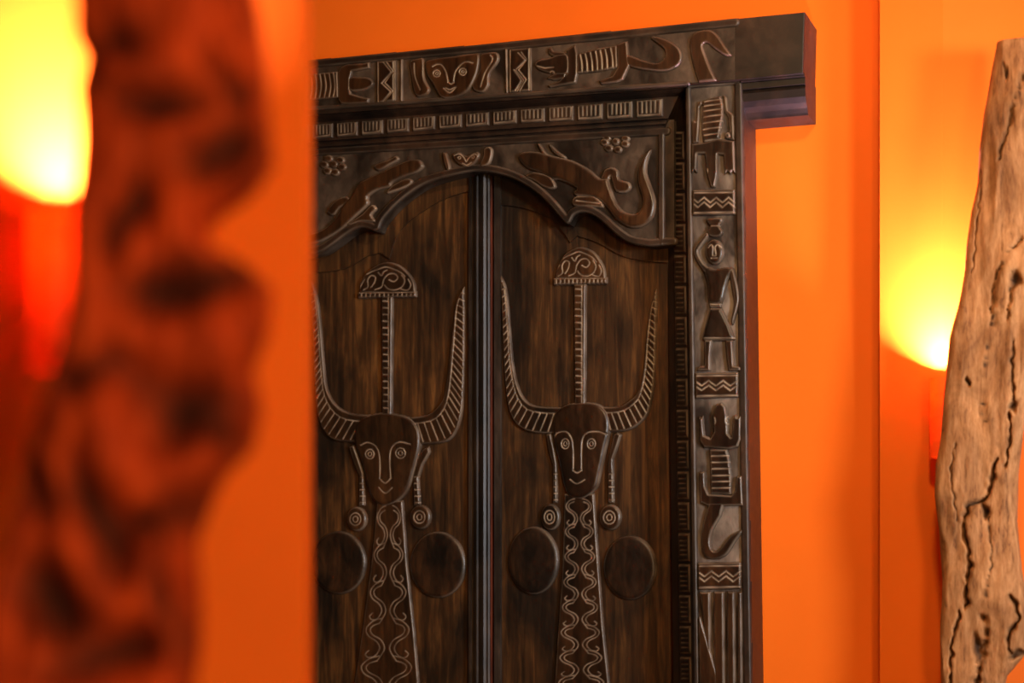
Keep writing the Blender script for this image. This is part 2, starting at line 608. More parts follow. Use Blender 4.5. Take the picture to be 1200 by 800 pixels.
NR = dict(
    period=29.5,
    neck_l=[(662, 578), (659.7, 662), (654, 745), (650.7, 800), (640, 1000)],
    neck_r=[(697, 578), (702.7, 662), (708, 734), (715, 800), (738, 1000)],
    staff=(673, 688, 333, 472),
    hat=[(651, 328), (652.5, 318), (655.6, 310), (664, 297), (680, 289.5), (696, 294.5), (706, 307), (710, 317), (711.5, 328)],
    brim=(649.5, 712.5, 326, 334.5),
    horn_a=([(586.5, 323), (588, 347.6), (589.4, 385), (591.5, 431), (594.5, 465.5), (598.5, 484), (607, 498), (623.5, 506.5), (652, 508.7)],
            [(588, 323), (593.8, 336), (596.6, 356), (599.5, 391), (602.4, 425), (608, 451), (616.8, 468.4), (631, 475.6), (662, 477)]),
    horn_b=([(769.8, 338), (771, 353), (770, 385), (769, 425), (767, 454), (761, 482), (750, 497), (734, 505), (710, 506)],
            [(769, 339), (762, 365), (758, 393.6), (754.8, 431), (749, 457), (740, 468), (726, 475.6), (702, 476.5)]),
    head=[(649.5, 492.5), (654, 481), (665.7, 473.6), (680, 471.4), (698, 472), (709.6, 478), (715.5, 489), (716, 505.5), (711, 528), (704.7, 557.5), (700, 573), (685, 584.5), (669, 582), (662, 570), (656, 541), (650, 515)],
    brow_a=[(651, 514), (656, 507.5), (665.7, 506), (672, 512), (674.8, 525), (674.8, 551)],
    brow_b=[(713.5, 509.5), (704.7, 506), (691.7, 507), (686, 513.6), (684.6, 525), (684.6, 551)],
    nose=[(674.8, 551), (679, 554), (684.6, 551)],
    mouth=[(671, 561.5), (678.7, 566.6), (688, 562)],
    eyes=[(665.4, 520, 4.6, 5.8), (696, 520, 4.6, 5.8)],
    ear_a=conv([(232, 150), (252, 146), (264, 200), (274, 260), (274, 398), (256, 398), (256, 260), (240, 205)], 565, 460, 3.077),
    ear_b=conv([(476, 150), (490, 142), (505, 152), (493, 190), (476, 240), (478, 398), (455, 398), (455, 260), (462, 215), (470, 180)], 565, 460, 3.077),
    rosettes=[(646, 605.6, 11.6, 15.6), (716, 606, 13, 15.3)],
    discs=[(625.8, 656.6, 30, 40), (738.9, 665, 31.5, 38)],
)
NL = dict(
    period=44,
    neck_l=[(443, 586), (435.6, 662), (425, 741), (416, 800), (386, 1000)],
    neck_r=[(473, 586), (478.6, 662), (487, 741), (492, 800), (509, 1000)],
    staff=(448, 461.7, 347, 484),
    hat=[(422.4, 344), (422.5, 336), (424.3, 329.5), (433.4, 317), (451, 307.5), (467.8, 310), (480, 320), (487, 331), (488.6, 344)],
    brim=(421, 489.5, 342.5, 350),
    horn_a=([(362.7, 329.5), (364.6, 348.8), (367.4, 390), (368.8, 434), (371, 468), (374, 488), (381, 505.5), (394, 516), (420, 518.5)],
            [(364, 329.5), (368.8, 335), (374, 354), (377.6, 384.5), (381, 425.8), (385, 456), (396, 475), (412.8, 484), (436, 486)]),
    horn_b=([(545, 335.5), (545.8, 362.5), (545.8, 404), (545, 445), (543, 480), (537, 503), (524, 517.5), (490, 521)],
            [(544.4, 336), (535, 357), (531, 390), (527, 425.8), (522.8, 456), (517, 472.5), (503.5, 485), (482, 489)]),
    head=[(416.7, 508.7), (420, 495.7), (431, 487.6), (449, 483.4), (472, 486), (486.6, 492.5), (494, 505.5), (494.5, 525), (488, 551), (480, 573.7), (467, 588), (452.5, 592.6), (439.5, 586.7), (431, 567), (425, 541), (418, 521.7)],
    brow_a=[(426, 521.7), (434.6, 518.5), (444, 523), (448.6, 534.7), (449, 560.7)],
    brow_b=[(484, 520.5), (472, 518), (464, 523), (460.6, 534.7), (461.6, 560)],
    nose=[(449, 560.7), (455, 566), (461.6, 560)],
    mouth=[(447.6, 571), (455, 577.6), (463, 571.5)],
    eyes=[(437, 532, 5, 5.5), (473, 531, 5.5, 6)],
    ear_a=conv([(168, 195), (188, 188), (207, 240), (224, 290), (226, 408), (204, 408), (206, 300), (185, 250)], 355, 460, 3.077),
    ear_b=conv([(434, 205), (458, 193), (462, 215), (437, 260), (421, 310), (427, 404), (402, 408), (400, 300), (415, 240)], 355, 460, 3.077),
    rosettes=[(419, 608, 12.2, 14.5), (493.8, 605.6, 12.5, 14.5)],
    discs=[(398, 659, 32, 37), (514, 661.5, 33, 39)],
)
build_leaf(right_leaf, NR)
build_leaf(left_leaf, NL)

# shallow spandrels at the top of each leaf, above the arched field
prism('spandrel', left_leaf, M_FIELD, [(549, 170), (549, 224)] + cr([(540, 226), (518, 234), (496, 247), (476, 262), (463, 280), (456, 303)], 4) + cr([(446, 296), (430, 300), (410, 312), (385, 318), (340, 320)], 4) + [(340, 170)], D_LEAF, D_LEAF + 0.006)
prism('spandrel', right_leaf, M_FIELD, [(587, 170), (587, 240)] + cr([(600, 241), (622, 246), (645, 256), (660, 272), (668, 284)], 4) + cr([(676, 276), (700, 284), (730, 300), (760, 306), (800, 308)], 4) + [(815, 306), (815, 170)], D_LEAF, D_LEAF + 0.005)

# ---------------------------------------------------------------- frame
frame = empty('carved_door_surround', (LX, 0, 0), 'dark carved wooden door frame with figure jamb, frieze lintel and scalloped arch', 'door frame')
frame['kind'] = 'thing'

# lintel beam
LT = [(60, 98), (360, 71), (600, 49), (895, 19), (943, 14)]
lintel = prism('lintel', frame, M_FRAME, LT + [(941, 86), (866, 93), (806, 99), (345, 131), (60, 151)], 0.003, D_LINT, bevel=0.002)
# grey-brown frieze field set in the face of the lintel
DF = D_LINT + 0.0008
prism('frieze_field', lintel, M_GREY, [(120, 102), (360, 80.5), (600, 58.5), (804, 38), (861, 32), (861, 93), (806, 97), (600, 110.5), (345, 127), (120, 143)], D_LINT - 0.004, DF)
relief('frieze_border', lintel, M_FRAME, D_LINT, 0.0045, strokes=[([(120, 98), (360, 75.5), (600, 53.5), (862, 26.5)], 4.2)], bev=1.6, res=1.1, wear_glint=0.25)
relief('frieze_border', lintel, M_FRAME, D_LINT, 0.0045, strokes=[([(120, 144), (345, 128.5), (600, 111), (806, 97.5)], 2.2)], bev=1.6, res=1.1, wear_glint=0.3)


def c1(p):
    return conv(p, 350, 0, 4)


def c2(p):
    return conv(p, 600, 0, 4)


HF = 0.007
# right-hand lizard of the frieze
rib_r = [(677, 64), (700, 57), (724, 53.5), (725, 80), (700, 85), (677, 87)]
ribs = [(cr([(600 + x / 4, (258 - (x - 310) * 0.2) / 4 + 1), (600 + x / 4 + 2, (300 - (x - 310) * 0.16) / 4), (600 + x / 4 + 2.5, (342 - (x - 310) * 0.13) / 4)], 4), 0.8) for x in (326, 350, 374, 398, 420, 444, 470)]
liz_r = [c2([(255, 240), (300, 212), (308, 255), (308, 345), (300, 392), (235, 408), (180, 412), (165, 402), (200, 385), (245, 352), (258, 335), (236, 330), (205, 355), (165, 345), (130, 335), (112, 310), (118, 292), (150, 275), (170, 235), (190, 222), (200, 238), (185, 268), (215, 262), (256, 250), (258, 270), (215, 285), (200, 292), (225, 298), (252, 300), (250, 262)])]
relief('lizard_forebody', lintel, M_FIG, DF, HF, [c2([(258, 238), (302, 210), (312, 255), (312, 345), (302, 392), (250, 402), (180, 414), (168, 402), (225, 380), (262, 345), (262, 270)])], bev=2.0, res=0.7)
relief('lizard_head', lintel, M_FIG, DF, HF, [crc(c2([(268, 262), (225, 255), (180, 272), (130, 282), (110, 305), (128, 330), (170, 345), (215, 355), (268, 345)]), 3)], grooves=[(ell(648.5, 86.5, 2.6, 2.4, 12), 0.7, True), (c2([(120, 312), (160, 322), (200, 318)]), 0.7)], bev=2.2, res=0.7)
relief('lizard_claw', lintel, M_FIG, DF, HF * 0.9, [c2([(172, 226), (188, 222), (200, 240), (250, 246), (262, 262), (250, 275), (200, 272), (172, 255)])], bev=1.8, res=0.7)
relief('lizard_claw', lintel, M_FIG, DF, HF * 0.9, [c2([(165, 372), (190, 352), (245, 330), (258, 345), (252, 372), (200, 380)])], bev=1.8, res=0.7)
relief('lizard_ribs', lintel, M_FIG, DF, HF, [rib_r], grooves=ribs, bev=2.0, res=0.65)
relief('lizard_hindbody', lintel, M_FIG, DF, HF, [[(724, 53), (730, 50), (736, 48.5), (737.5, 66), (739, 77.5), (736, 83), (731, 94), (724, 97.5), (705, 100), (702, 95), (718, 89.5), (724, 80)]], bev=2.0, res=0.7)
relief('lizard_tail', lintel, M_FIG, DF, HF, [crc([(736, 65), (755, 71), (770, 74), (779, 69), (779, 59), (770, 51), (763.5, 46), (766.5, 42.5), (780, 46), (794, 54), (800, 65), (797.5, 75), (785, 83.5), (765, 84), (737, 78)], 4)], bev=2.4, res=0.7)
relief('hooked_tail', lintel, M_FIG, DF, HF, [cr([(819, 97), (814, 82), (810, 65), (809, 47.5), (817.5, 37.5), (832.5, 35.5), (842.5, 42.5), (850, 54), (858, 65)], 4) + cr([(857, 66), (850, 65.5), (837.5, 57.5), (829, 51), (824.5, 54), (827, 64), (833, 79), (840, 95)], 4)], bev=2.4, res=0.7)
# left-hand lizard of the frieze (its tail goes on behind the pier)
ribs = [(cr([(350 + x / 4 - 1.5, (352 - (x - 45) * 0.06) / 4), (350 + x / 4 + 0.5, 101.5), (350 + x / 4 - 1.5, (462 - (x - 45) * 0.05) / 4)], 4), 0.8) for x in (-10, 20, 44, 68, 90, 112, 134, 156, 176)]
relief('lizard_ribs', lintel, M_FIG, DF, HF, [[(342, 90), (360, 88), (380, 85.5), (397, 84), (398, 115), (380, 117), (342, 119)]], grooves=ribs, bev=2.0, res=0.65)
relief('lizard_forebody', lintel, M_FIG, DF, HF, [c1([(186, 345), (200, 318), (230, 302), (300, 298), (335, 292), (338, 322), (300, 330), (255, 338), (246, 372), (246, 420), (250, 440), (300, 455), (336, 462), (330, 486), (240, 492), (200, 490), (188, 465)])], bev=2.0, res=0.7)
relief('lizard_head', lintel, M_FIG, DF, HF, [crc(c1([(242, 366), (290, 362), (335, 366), (356, 390), (338, 415), (290, 430), (242, 425)]), 3)], grooves=[(ell(413, 90, 2, 1.5, 10), 0.6, True), (ell(410, 110, 1.6, 3.5, 10), 0.7, True)], bev=2.2, res=0.7)
relief('lizard_hindbody', lintel, M_FIG, DF, HF, [[(342, 88), (330, 86), (318, 90), (316, 104), (318, 120), (330, 124), (342, 120)]], bev=2.0, res=1)
relief('lizard_tail', lintel, M_FIG, DF, HF, strokes=[(cr([(318, 106), (295, 104), (275, 110), (262, 122), (258, 108), (266, 98)], 5), 4.5)], bev=2.4, res=1)
# zigzag blocks


def zz_block(par, d, quad, h, pts_list, mat=M_FIG):
    relief('zigzag_block', par, mat, d, h, [quad], grooves=[(p, 0.8) for p in pts_list], bev=1.6, res=0.65, gd=0.0022)


zz_block(lintel, DF, [(442.5, 72.5), (464.5, 70.5), (464.5, 119), (442.5, 121)], 0.006,
         [c1([(405, 296), (440, 340), (395, 392), (437, 432), (395, 484)]), c1([(420, 296), (448, 336), (410, 390), (447, 428), (405, 482)]), [(444.5, 73), (444.5, 121)], [(462.5, 71), (462.5, 119)]])
zz_block(lintel, DF, [(597, 58.5), (623.5, 56), (623.5, 107), (597, 109)], 0.006,
         [c1([(1035, 250), (1068, 285), (1022, 330), (1060, 378), (1030, 428)]), c1([(1050, 248), (1074, 282), (1036, 330), (1072, 375), (1042, 428)]), c1([(1015, 330), (1050, 380), (1022, 425)]), [(599, 59), (599, 108)], [(621.5, 57), (621.5, 106)]])
# buffalo face panel
for e in ([(471, 71), (471, 118)], [(593.5, 59), (594.5, 108)]):
    relief('face_panel_edge', lintel, M_FRAME, DF, 0.005, strokes=[(e, 1.6)], bev=1.4, res=0.7, wear_glint=0.7)
fg = [(cr([(509, 79), (514, 76.5), (520, 77.5), (525, 86), (527.5, 97.5)], 5), 0.85), (cr([(534, 97.5), (536, 85), (544, 75.5), (550, 73.5), (556, 75)], 5), 0.85),
      (cr([(527.5, 97.5), (530.5, 99.5), (534, 97.5)], 3), 0.8), (cr([(522, 104.5), (529, 109.5), (536.5, 103)], 4), 0.85), (cr([(524, 104), (529, 106), (535, 103)], 3), 0.7),
      (ell(514, 87, 4, 4, 18), 0.75, True), (ell(514, 87, 1.6, 1.6, 10), 0.6, True), (ell(544.5, 85, 4, 4, 18), 0.75, True), (ell(544.5, 85, 1.6, 1.6, 10), 0.6, True)]
relief('buffalo_face', lintel, M_FIG, DF, 0.009, [crc([(500, 73), (515, 68.5), (535, 66), (552, 63.5), (562.5, 64), (563, 76), (559, 91), (550, 107), (535, 115), (518, 115), (508, 99), (500.5, 86)], 4)], grooves=fg, bev=3.2, res=0.6, gd=0.002)
relief('buffalo_ear', lintel, M_FIG, DF, 0.007, [crc([(481, 73), (490, 69), (497.5, 70), (498.5, 92), (504.5, 105), (500, 112), (490, 114), (485, 105), (482.5, 88)], 4)], grooves=[(cr([(487, 75), (488, 90), (494, 106)], 4), 0.7)], bev=2.4, res=0.7)
relief('buffalo_ear', lintel, M_FIG, DF, 0.007, [crc(c1([(855, 262), (900, 246), (935, 250), (941, 288), (900, 350), (895, 400), (870, 435), (830, 430), (817, 400), (850, 330)]), 4)], grooves=[(cr(c1([(905, 262), (915, 285), (880, 345), (860, 410)]), 4), 0.7)], bev=2.4, res=0.7)

# stepped mouldings under the frieze, mitred into the jamb
rows = []
zz = [(345, 130.0, 807, 97.5, D_LINT - 0.001), (345, 136, 803, 102, D_LINT - 0.004), (345, 137, 803, 103, 0.118), (345, 141, 798, 108, 0.112), (345, 145.5, 795, 112.5, 0.101),
      (345, 167, 783, 138.5, D_DENT), (345, 168, 782.5, 139.5, 0.092), (345, 171, 781, 142.5, 0.094), (345, 174, 780, 145, 0.094), (345, 175, 779.5, 146, 0.086), (345, 179, 778, 151, 0.085)]
for (xa, ya, xb, yb, d) in zz:
    sl = (ya - yb) / (xb - xa)
    rows.append([wp(230, ya + sl * 115, d), wp(xa, ya, d), wp(xb, yb, d)])
rows.append([(r[0], -0.004, r[2]) for r in rows[-1]])
rows.append([(r[0], -0.004, r[2]) for r in rows[0]])
dent_mould = loft('dentil_moulding', frame, M_FRAME, rows, closed=True)
# dentil blocks of the lintel moulding


def dentil(par, x0, x1, f0, f1, vertical=False):
    if not vertical:
        q = [(x0, f0(x0)), (x1, f0(x1)), (x1, f1(x1)), (x0, f1(x0))]
        m = (x1 - x0) / 6
        gl = [([(x0 + m * k, f0(x0 + m * k) + 2.5), (x0 + m * k, f1(x0 + m * k) - 5)], 0.75) for k in (1.5, 2.5, 3.5, 4.5)]
        gl.append((cr([(x0 + 2, f0(x0) + 2), (x0 + 2.4, f1(x0) - 4), (x0 + 5, f1(x0) - 2.5), (x1 - 5, f1(x1) - 2.5), (x1 - 2.4, f1(x1) - 4), (x1 - 2, f0(x1) + 2)], 3), 0.7))
    else:
        q = [(f0(x0), x0), (f1(x0), x0), (f1(x1), x1), (f0(x1), x1)]
        m = (x1 - x0) / 6
        gl = [([(f0(x0 + m * k) + 3, x0 + m * k), (f1(x0 + m * k) - 3, x0 + m * k)], 0.8) for k in (1.5, 2.5, 3.5, 4.5)]
        gl += [([(f0(x0) + 1.5, x0 + 1.8), (f1(x0) - 1.5, x0 + 1.8)], 0.8), ([(f0(x1) + 1.5, x1 - 1.8), (f1(x1) - 1.5, x1 - 1.8)], 0.8)]
    relief('dentil', par, M_FRAME, D_DENT, 0.006, [q], grooves=gl, bev=1.6, res=0.8, wear_glint=0.45, gwear=0.65)


ft = lambda x: np.interp(x, [230, 345, 600, 783], [155.5, 148.0, 129.5, 115.5])
fb = lambda x: np.interp(x, [230, 345, 600, 783], [173.5, 165.0, 145.0, 136.5])
x = 257.0
w = 24.0
while x < 775:
    w = 24.0 + (x - 365) * 0.018
    dentil(dent_mould, x, min(x + w, 784 - 3), ft, fb)
    x += w + 4.6

# capital block: moulding under the overhanging lintel end
xr = wp(943, 14, D_LINT)[0]
xl = wp(867, 95, D_LINT)[0]
rows = []
for (ya, d) in [(84, 0.130), (87.5, 0.1285), (88, 0.121), (96, 0.122), (97, 0.116), (101, 0.120), (110, 0.117), (116, 0.108), (121, 0.096), (126, 0.090), (128.5, 0.088), (128.5, 0.002), (84, 0.002)]:
    z = wp(943, ya, D_LINT if d > 0.01 else D_LINT)[2]
    rows.append([(xl, -d, z), (xr - 0.002, -d, z)])
loft('capital_moulding', frame, M_FRAME, rows, closed=True)

# arch panel with scalloped lower edge
low = cr([(790, 287), (779, 287), (765, 288.5), (757, 288), (740, 284.5), (726.5, 276), (708.5, 260), (695, 251), (681.5, 248.5), (671, 253), (665.5, 262)], 4) + \
    cr([(664, 260.5), (659, 254.7), (645.5, 239), (627.5, 223), (605, 210), (582.5, 203), (560, 201), (541, 203.5), (507.5, 212), (485, 223), (462.5, 241), (446.7, 259), (442, 270)], 4) + \
    cr([(440, 271), (433, 268), (422, 267), (408.5, 272.7), (390.5, 286), (377, 295), (363.5, 298.6), (345, 301), (325, 301)], 4)
arch = prism('arch_panel', frame, M_GREY, [(325, 170), (345, 169), (790, 140)] + low, D_LEAF + 0.008, D_ARCH)
DA = D_ARCH
inner = [(p[0], p[1] - 4.2) for p in low]
relief('arch_rim', arch, M_FRAME, DA, 0.006, strokes=[(inner, 4.0)], bev=2.6, res=0.8, wear_glint=0.35)
relief('arch_border', arch, M_FRAME, DA, 0.006, strokes=[([(330, 181), (600, 164.5), (782, 154)], 4.2), ([(775.5, 156), (775.5, 284)], 3.6)], bev=2.0, res=0.8, wear_glint=0.2)


def c4(p):
    return conv(p, 350, 140, 4.446)


def c5(p):
    return conv(p, 560, 140, 4.446)


HA = 0.010
relief('lizard_body', arch, M_FIG, DA, HA, [crc([(608, 184), (614, 178.5), (630, 178), (650, 183), (664, 186), (677, 190.6), (692.7, 199.6), (704, 209), (713, 209.7), (716, 218), (722, 234.5), (731, 247), (744.5, 251), (751, 245.7), (753.5, 234.5), (749, 218.7), (748, 203), (753.5, 187), (764, 174.5), (759.5, 189.5), (758.5, 203), (764, 218.7), (769, 236.7), (766, 254.7), (755.7, 265), (740, 267.5), (724, 259), (715, 248), (706, 237), (695, 231.5), (676, 230), (672.5, 225.5), (676, 221), (657, 212), (648, 211), (634, 203), (620.7, 199), (611.7, 191.7)], 3)], bev=4.0, res=0.7, wear_glint=0.6)
relief('lizard_leg', arch, M_FIG, DA, 0.008, [crc(c5([(250, 300), (290, 275), (340, 282), (385, 300), (412, 350), (385, 366), (340, 352), (300, 325)]), 3)], bev=2.6, res=0.7, wear_glint=0.8)
relief('lizard_leg', arch, M_FIG, DA, 0.008, [crc(c5([(505, 405), (560, 398), (610, 400), (650, 432), (658, 462), (600, 458), (500, 452)]), 3)], grooves=[(c5([(520, 425), (640, 440)]), 0.7)], bev=2.4, res=0.7, wear_glint=0.8)
relief('lizard_leg', arch, M_FIG, DA, 0.008, [crc(c5([(312, 130), (330, 130), (360, 175), (392, 192), (385, 208), (345, 190)]), 3), crc(c5([(370, 132), (392, 138), (420, 165), (462, 195), (455, 208), (400, 180)]), 3)], bev=2.0, res=0.7, wear_glint=0.8)
relief('lizard_leg', arch, M_FIG, DA, 0.008, [crc(c5([(640, 325), (652, 290), (665, 262), (700, 250), (735, 268), (742, 312), (790, 328), (802, 358), (772, 385), (722, 378), (704, 335), (695, 300), (685, 320)]), 3)], bev=2.6, res=0.7, wear_glint=0.7)
relief('lizard_body', arch, M_FIG, DA, HA, [crc([(497, 193), (493, 187.5), (482.7, 187), (467, 193), (451, 200.7), (435.5, 207.5), (420, 216.5), (412, 230), (404, 239), (395, 254.7), (384, 266), (372.5, 272), (361, 274), (345, 270), (336, 258), (338, 240), (343, 225), (334, 238), (329, 258), (336, 276), (350, 285), (365, 286), (379, 283), (395, 274), (406, 266), (417.5, 254.7), (433, 240), (433, 231), (444.5, 223), (458, 220), (462, 214), (476, 207.5), (489.5, 203), (497, 197)], 3)], bev=4.0, res=0.7, wear_glint=0.6)
relief('lizard_leg', arch, M_FIG, DA, 0.008, [crc(c4([(395, 245), (430, 225), (480, 208), (512, 190), (527, 212), (480, 240), (422, 270)]), 3)], bev=2.4, res=0.7, wear_glint=0.7)
relief('lizard_leg', arch, M_FIG, DA, 0.008, [crc(c4([(462, 388), (488, 348), (560, 310), (598, 318), (580, 348), (505, 378)]), 3)], bev=2.4, res=0.7, wear_glint=0.9)
relief('lizard_leg', arch, M_FIG, DA, 0.008, [crc(c4([(155, 475), (200, 420), (255, 402), (275, 430), (222, 462), (192, 500), (165, 497)]), 3)], bev=2.4, res=0.7, wear_glint=0.7)
relief('lizard_leg', arch, M_FIG, DA, 0.008, [crc(c4([(255, 545), (330, 498), (385, 445), (412, 468), (385, 500), (405, 535), (330, 535), (280, 552)]), 3)], bev=2.4, res=0.7, wear_glint=0.9)
for (cx, cy) in ((721.5, 166.5), (391.5, 193)):
    for k, (dx, dy) in enumerate([(-12.5, 0.5), (-7.5, 7.5), (3, 9), (11.5, 2.5), (12, -4), (-10, -5)] if cx > 600 else [(-11, 0), (-7, 7.5), (2, 9), (10, 3), (8, -5), (-6, -7)]):
        relief('petal', arch, M_FIG, DA, 0.006, [ell(cx + dx, cy + dy, 5.4, 4.6, 16)], bev=3, res=0.7, wear_glint=0.7)
    relief('flower_centre', arch, M_FIG, DA, 0.006, [ell(cx + 0.5, cy - 0.5, 4.8, 4.6, 16)], bev=3, res=0.7)
relief('heart_face', arch, M_FIG, DA, 0.008, [crc([(531, 181), (539, 178), (548, 182.7), (559, 178), (563, 181.6), (559.5, 189.5), (550, 196.5), (539, 193.5), (532.5, 187)], 4)],
       grooves=[(cr([(534, 183), (540, 181), (546, 186), (548, 190), (551, 186), (557, 181), (561, 183)], 3), 0.7), (cr([(544, 192), (549, 194), (554, 191)], 3), 0.7), (ell(540, 185.5, 1.6, 1.6, 10), 0.6, True), (ell(556, 184.5, 1.6, 1.6, 10), 0.6, True)], bev=2.4, res=0.55)
relief('heart_face_ear', arch, M_FIG, DA, 0.008, [crc([(568, 175), (574, 172), (578.5, 177), (575, 191.7), (566, 196), (563.5, 192), (567, 184)], 4)], bev=2.2, res=0.6, wear_glint=0.8)
relief('heart_face_ear', arch, M_FIG, DA, 0.008, [crc([(519, 181), (524, 179.5), (527, 188), (529, 198), (524, 199.5)], 4)], bev=2.2, res=0.6)

# ---------------------------------------------------------------- jamb
JL, JR = 803.0, 872.0


def jx(x0, x1):      # traced columns: pixel x at y=100 and y=800
    return lambda y: x0 + (x1 - x0) * (y - 100) / 700.0


fieldL, fieldR = jx(810, 820), jx(861, 872)
faceL, faceR = jx(803, 813), jx(871, 881)


def to_floor(pts_top, xl, xr, d):
    a, b = WALL.map(xl(800), 800, d), WALL.map(xr(800), 800, d)
    T = list(WALL.mapl(pts_top, d))
    sl = (WALL.map(xl(800), 800, d) - WALL.map(xl(300), 300, d))
    sr = (WALL.map(xr(800), 800, d) - WALL.map(xr(300), 300, d))
    fa = a + sl * ((a[1] - 0.012) / -sl[1])
    fb_ = b + sr * ((b[1] - 0.012) / -sr[1])
    return T + [tuple(fb_), tuple(fa)]


jamb = prism('jamb', frame, M_FRAME, to_floor([(803, 96), (871, 93)], faceL, faceR, D_JAMB - 0.002), 0.003, D_JAMB - 0.002, px=False, bevel=0.002)
DJ = D_JAMB
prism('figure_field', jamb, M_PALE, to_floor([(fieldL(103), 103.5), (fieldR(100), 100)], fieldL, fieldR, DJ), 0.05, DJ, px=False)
ys_ = [100, 300, 500, 800, 1100]
relief('jamb_border', jamb, M_FRAME, DJ - 0.002, 0.008, strokes=[([(fieldL(y) - 3.2, y + 3) for y in ys_], 3.0)], bev=1.8, res=1.0, wear_glint=0.3)
relief('jamb_border', jamb, M_FRAME, DJ - 0.002, 0.008, strokes=[([(fieldR(y) + 4.6, y + 0) for y in ys_], 4.4)], bev=1.8, res=1.0, wear_glint=0.12)
relief('jamb_border', jamb, M_FRAME, DJ - 0.002, 0.008, strokes=[([(806, 100.5), (866, 97)], 2.6)], bev=1.6, res=0.8, wear_glint=0.9)
# inner dentil strip of the jamb: a slope falling from the figure face in towards the leaf
D_IN = 0.044
pin, pout = wp(786, 450, D_IN), wp(809, 450, D_JAMB - 0.004)
PL_J = Plane((pin[0], pin[1], 0), (pout[0] - pin[0], pout[1] - pin[1]))
inL, inR = jx(779, 789), jx(804.5, 814)
T0 = [PL_J.map(780, 147, 0), PL_J.map(805, 101, 0)]
za, zb = PL_J.map(inL(800), 800, 0), PL_J.map(inR(800), 800, 0)
fa = T0[0] + (za - T0[0]) * (T0[0][1] - 0.012) / (T0[0][1] - za[1])
fb2 = T0[1] + (zb - T0[1]) * (T0[1][1] - 0.012) / (T0[1][1] - zb[1])
P4 = PL_J.world(np.array([T0[0], T0[1], fb2, fa]), 0)
P4b = P4.copy()
P4b[:, 1] = -0.034
P4b[[1, 2], 0] = P4[[1, 2], 0]
jm = loft('jamb_dentil_strip', frame, M_FRAME, [[P4[0], P4[3]], [P4[1], P4[2]], [P4b[1], P4b[2]], [P4b[0], P4b[3]]], closed=True)
y = 154.0
while y < 1000:
    x0, x1 = y, y + 33
    f0, f1 = (lambda q: inL(q) + 9), (lambda q: inR(q) - 3.5)
    m_ = 5.5
    gl = [([(f0(x0 + m_ * k) + 2.5, x0 + m_ * k), (f1(x0 + m_ * k) - 2.5, x0 + m_ * k)], 0.8) for k in (1.5, 2.5, 3.5, 4.5)]
    gl += [([(f0(x0) + 1, x0 + 1.6), (f1(x0) - 1, x0 + 1.6)], 0.9), ([(f0(x1) + 1, x1 - 1.6), (f1(x1) - 1, x1 - 1.6)], 0.9)]
    relief('dentil', jm, M_FRAME, 0.0, 0.0032, [[(f0(x0), x0), (f1(x0), x0), (f1(x1), x1), (f0(x1), x1)]], grooves=gl, bev=1.6, res=0.9, wear_glint=0.4, gwear=0.6, pl=PL_J)
    y += 36.2


def c6(p):
    return conv(p, 780, 90, 4.444)


def c7(p):
    return conv(p, 780, 230, 3.478)


def c8(p):
    return conv(p, 780, 420, 4.0)


def c9(p):
    return conv(p, 780, 600, 4.0)


HJ = 0.009


def J(name, polys=(), strokes=(), grooves=(), h=HJ, bev=2.2, wear_glint=0.6, gwear=0.85):
    return relief(name, jamb, M_FIG, DJ, h, polys, strokes, grooves, bev=bev, res=0.6, wear_glint=wear_glint, gwear=gwear)


def zz_band(y0, y1, n):
    yl, yr = y0, y0 - 1
    a, b = fieldL(y0) + 0.5, fieldR(y0) - 0.5
    H_ = y1 - y0
    g = []
    for dv in (0.40, 0.58):
        g.append(([(a + (b - a) * (k / n), y0 + H_ * (dv + (0.10 if k % 2 else -0.10))) for k in range(n + 1)], 0.9))
    g.append(([(a, y0 + H_ * 0.12), (b, y0 + H_ * 0.10)], 0.9))
    g.append(([(a, y1 - H_ * 0.10), (b, y1 - H_ * 0.13)], 0.9))
    J('zigzag_band', [[(a, y0), (b, y0 - 1), (b, y1 - 1), (a, y1)]], grooves=g)


# first panel: ribbed creature
J('creature_ribs', [c6([(198, 128), (240, 112), (292, 100), (305, 150), (305, 210), (292, 270), (282, 330), (200, 345), (190, 280), (192, 200)])],
  grooves=[(cr(c6([(194, yy + 8), (240, yy), (302, yy - 8)]), 3), 0.8) for yy in (128, 152, 178, 208, 240, 272, 303, 332)])
J('creature_body', [c6([(138, 352), (195, 345), (280, 325), (362, 335), (368, 510), (352, 495), (340, 512), (325, 495), (310, 510), (304, 412), (276, 407), (276, 500), (262, 578), (238, 578), (216, 510), (207, 405), (170, 405), (166, 505), (152, 490), (138, 510)])],
  grooves=[(ell(828.5, 201, 2.2, 3.4, 12), 0.7, True), (ell(845, 200, 2.2, 3.4, 12), 0.7, True)])
J('creature_leg', [c6([(138, 238), (150, 225), (160, 235), (163, 150), (176, 128), (192, 126), (196, 145), (182, 160), (178, 250), (172, 345), (140, 350)])], h=0.006)
J('creature_leg', [c6([(300, 98), (322, 104), (330, 175), (358, 200), (362, 335), (318, 326), (335, 280), (326, 215), (306, 180)])], h=0.006)
relief('nail_head', jamb, M_FIG, DJ + 0.005, 0.004, [ell(853, 159, 3.4, 3.8, 14)], bev=2, res=0.5, wear_glint=0.9)
zz_band(223, 253, 7)
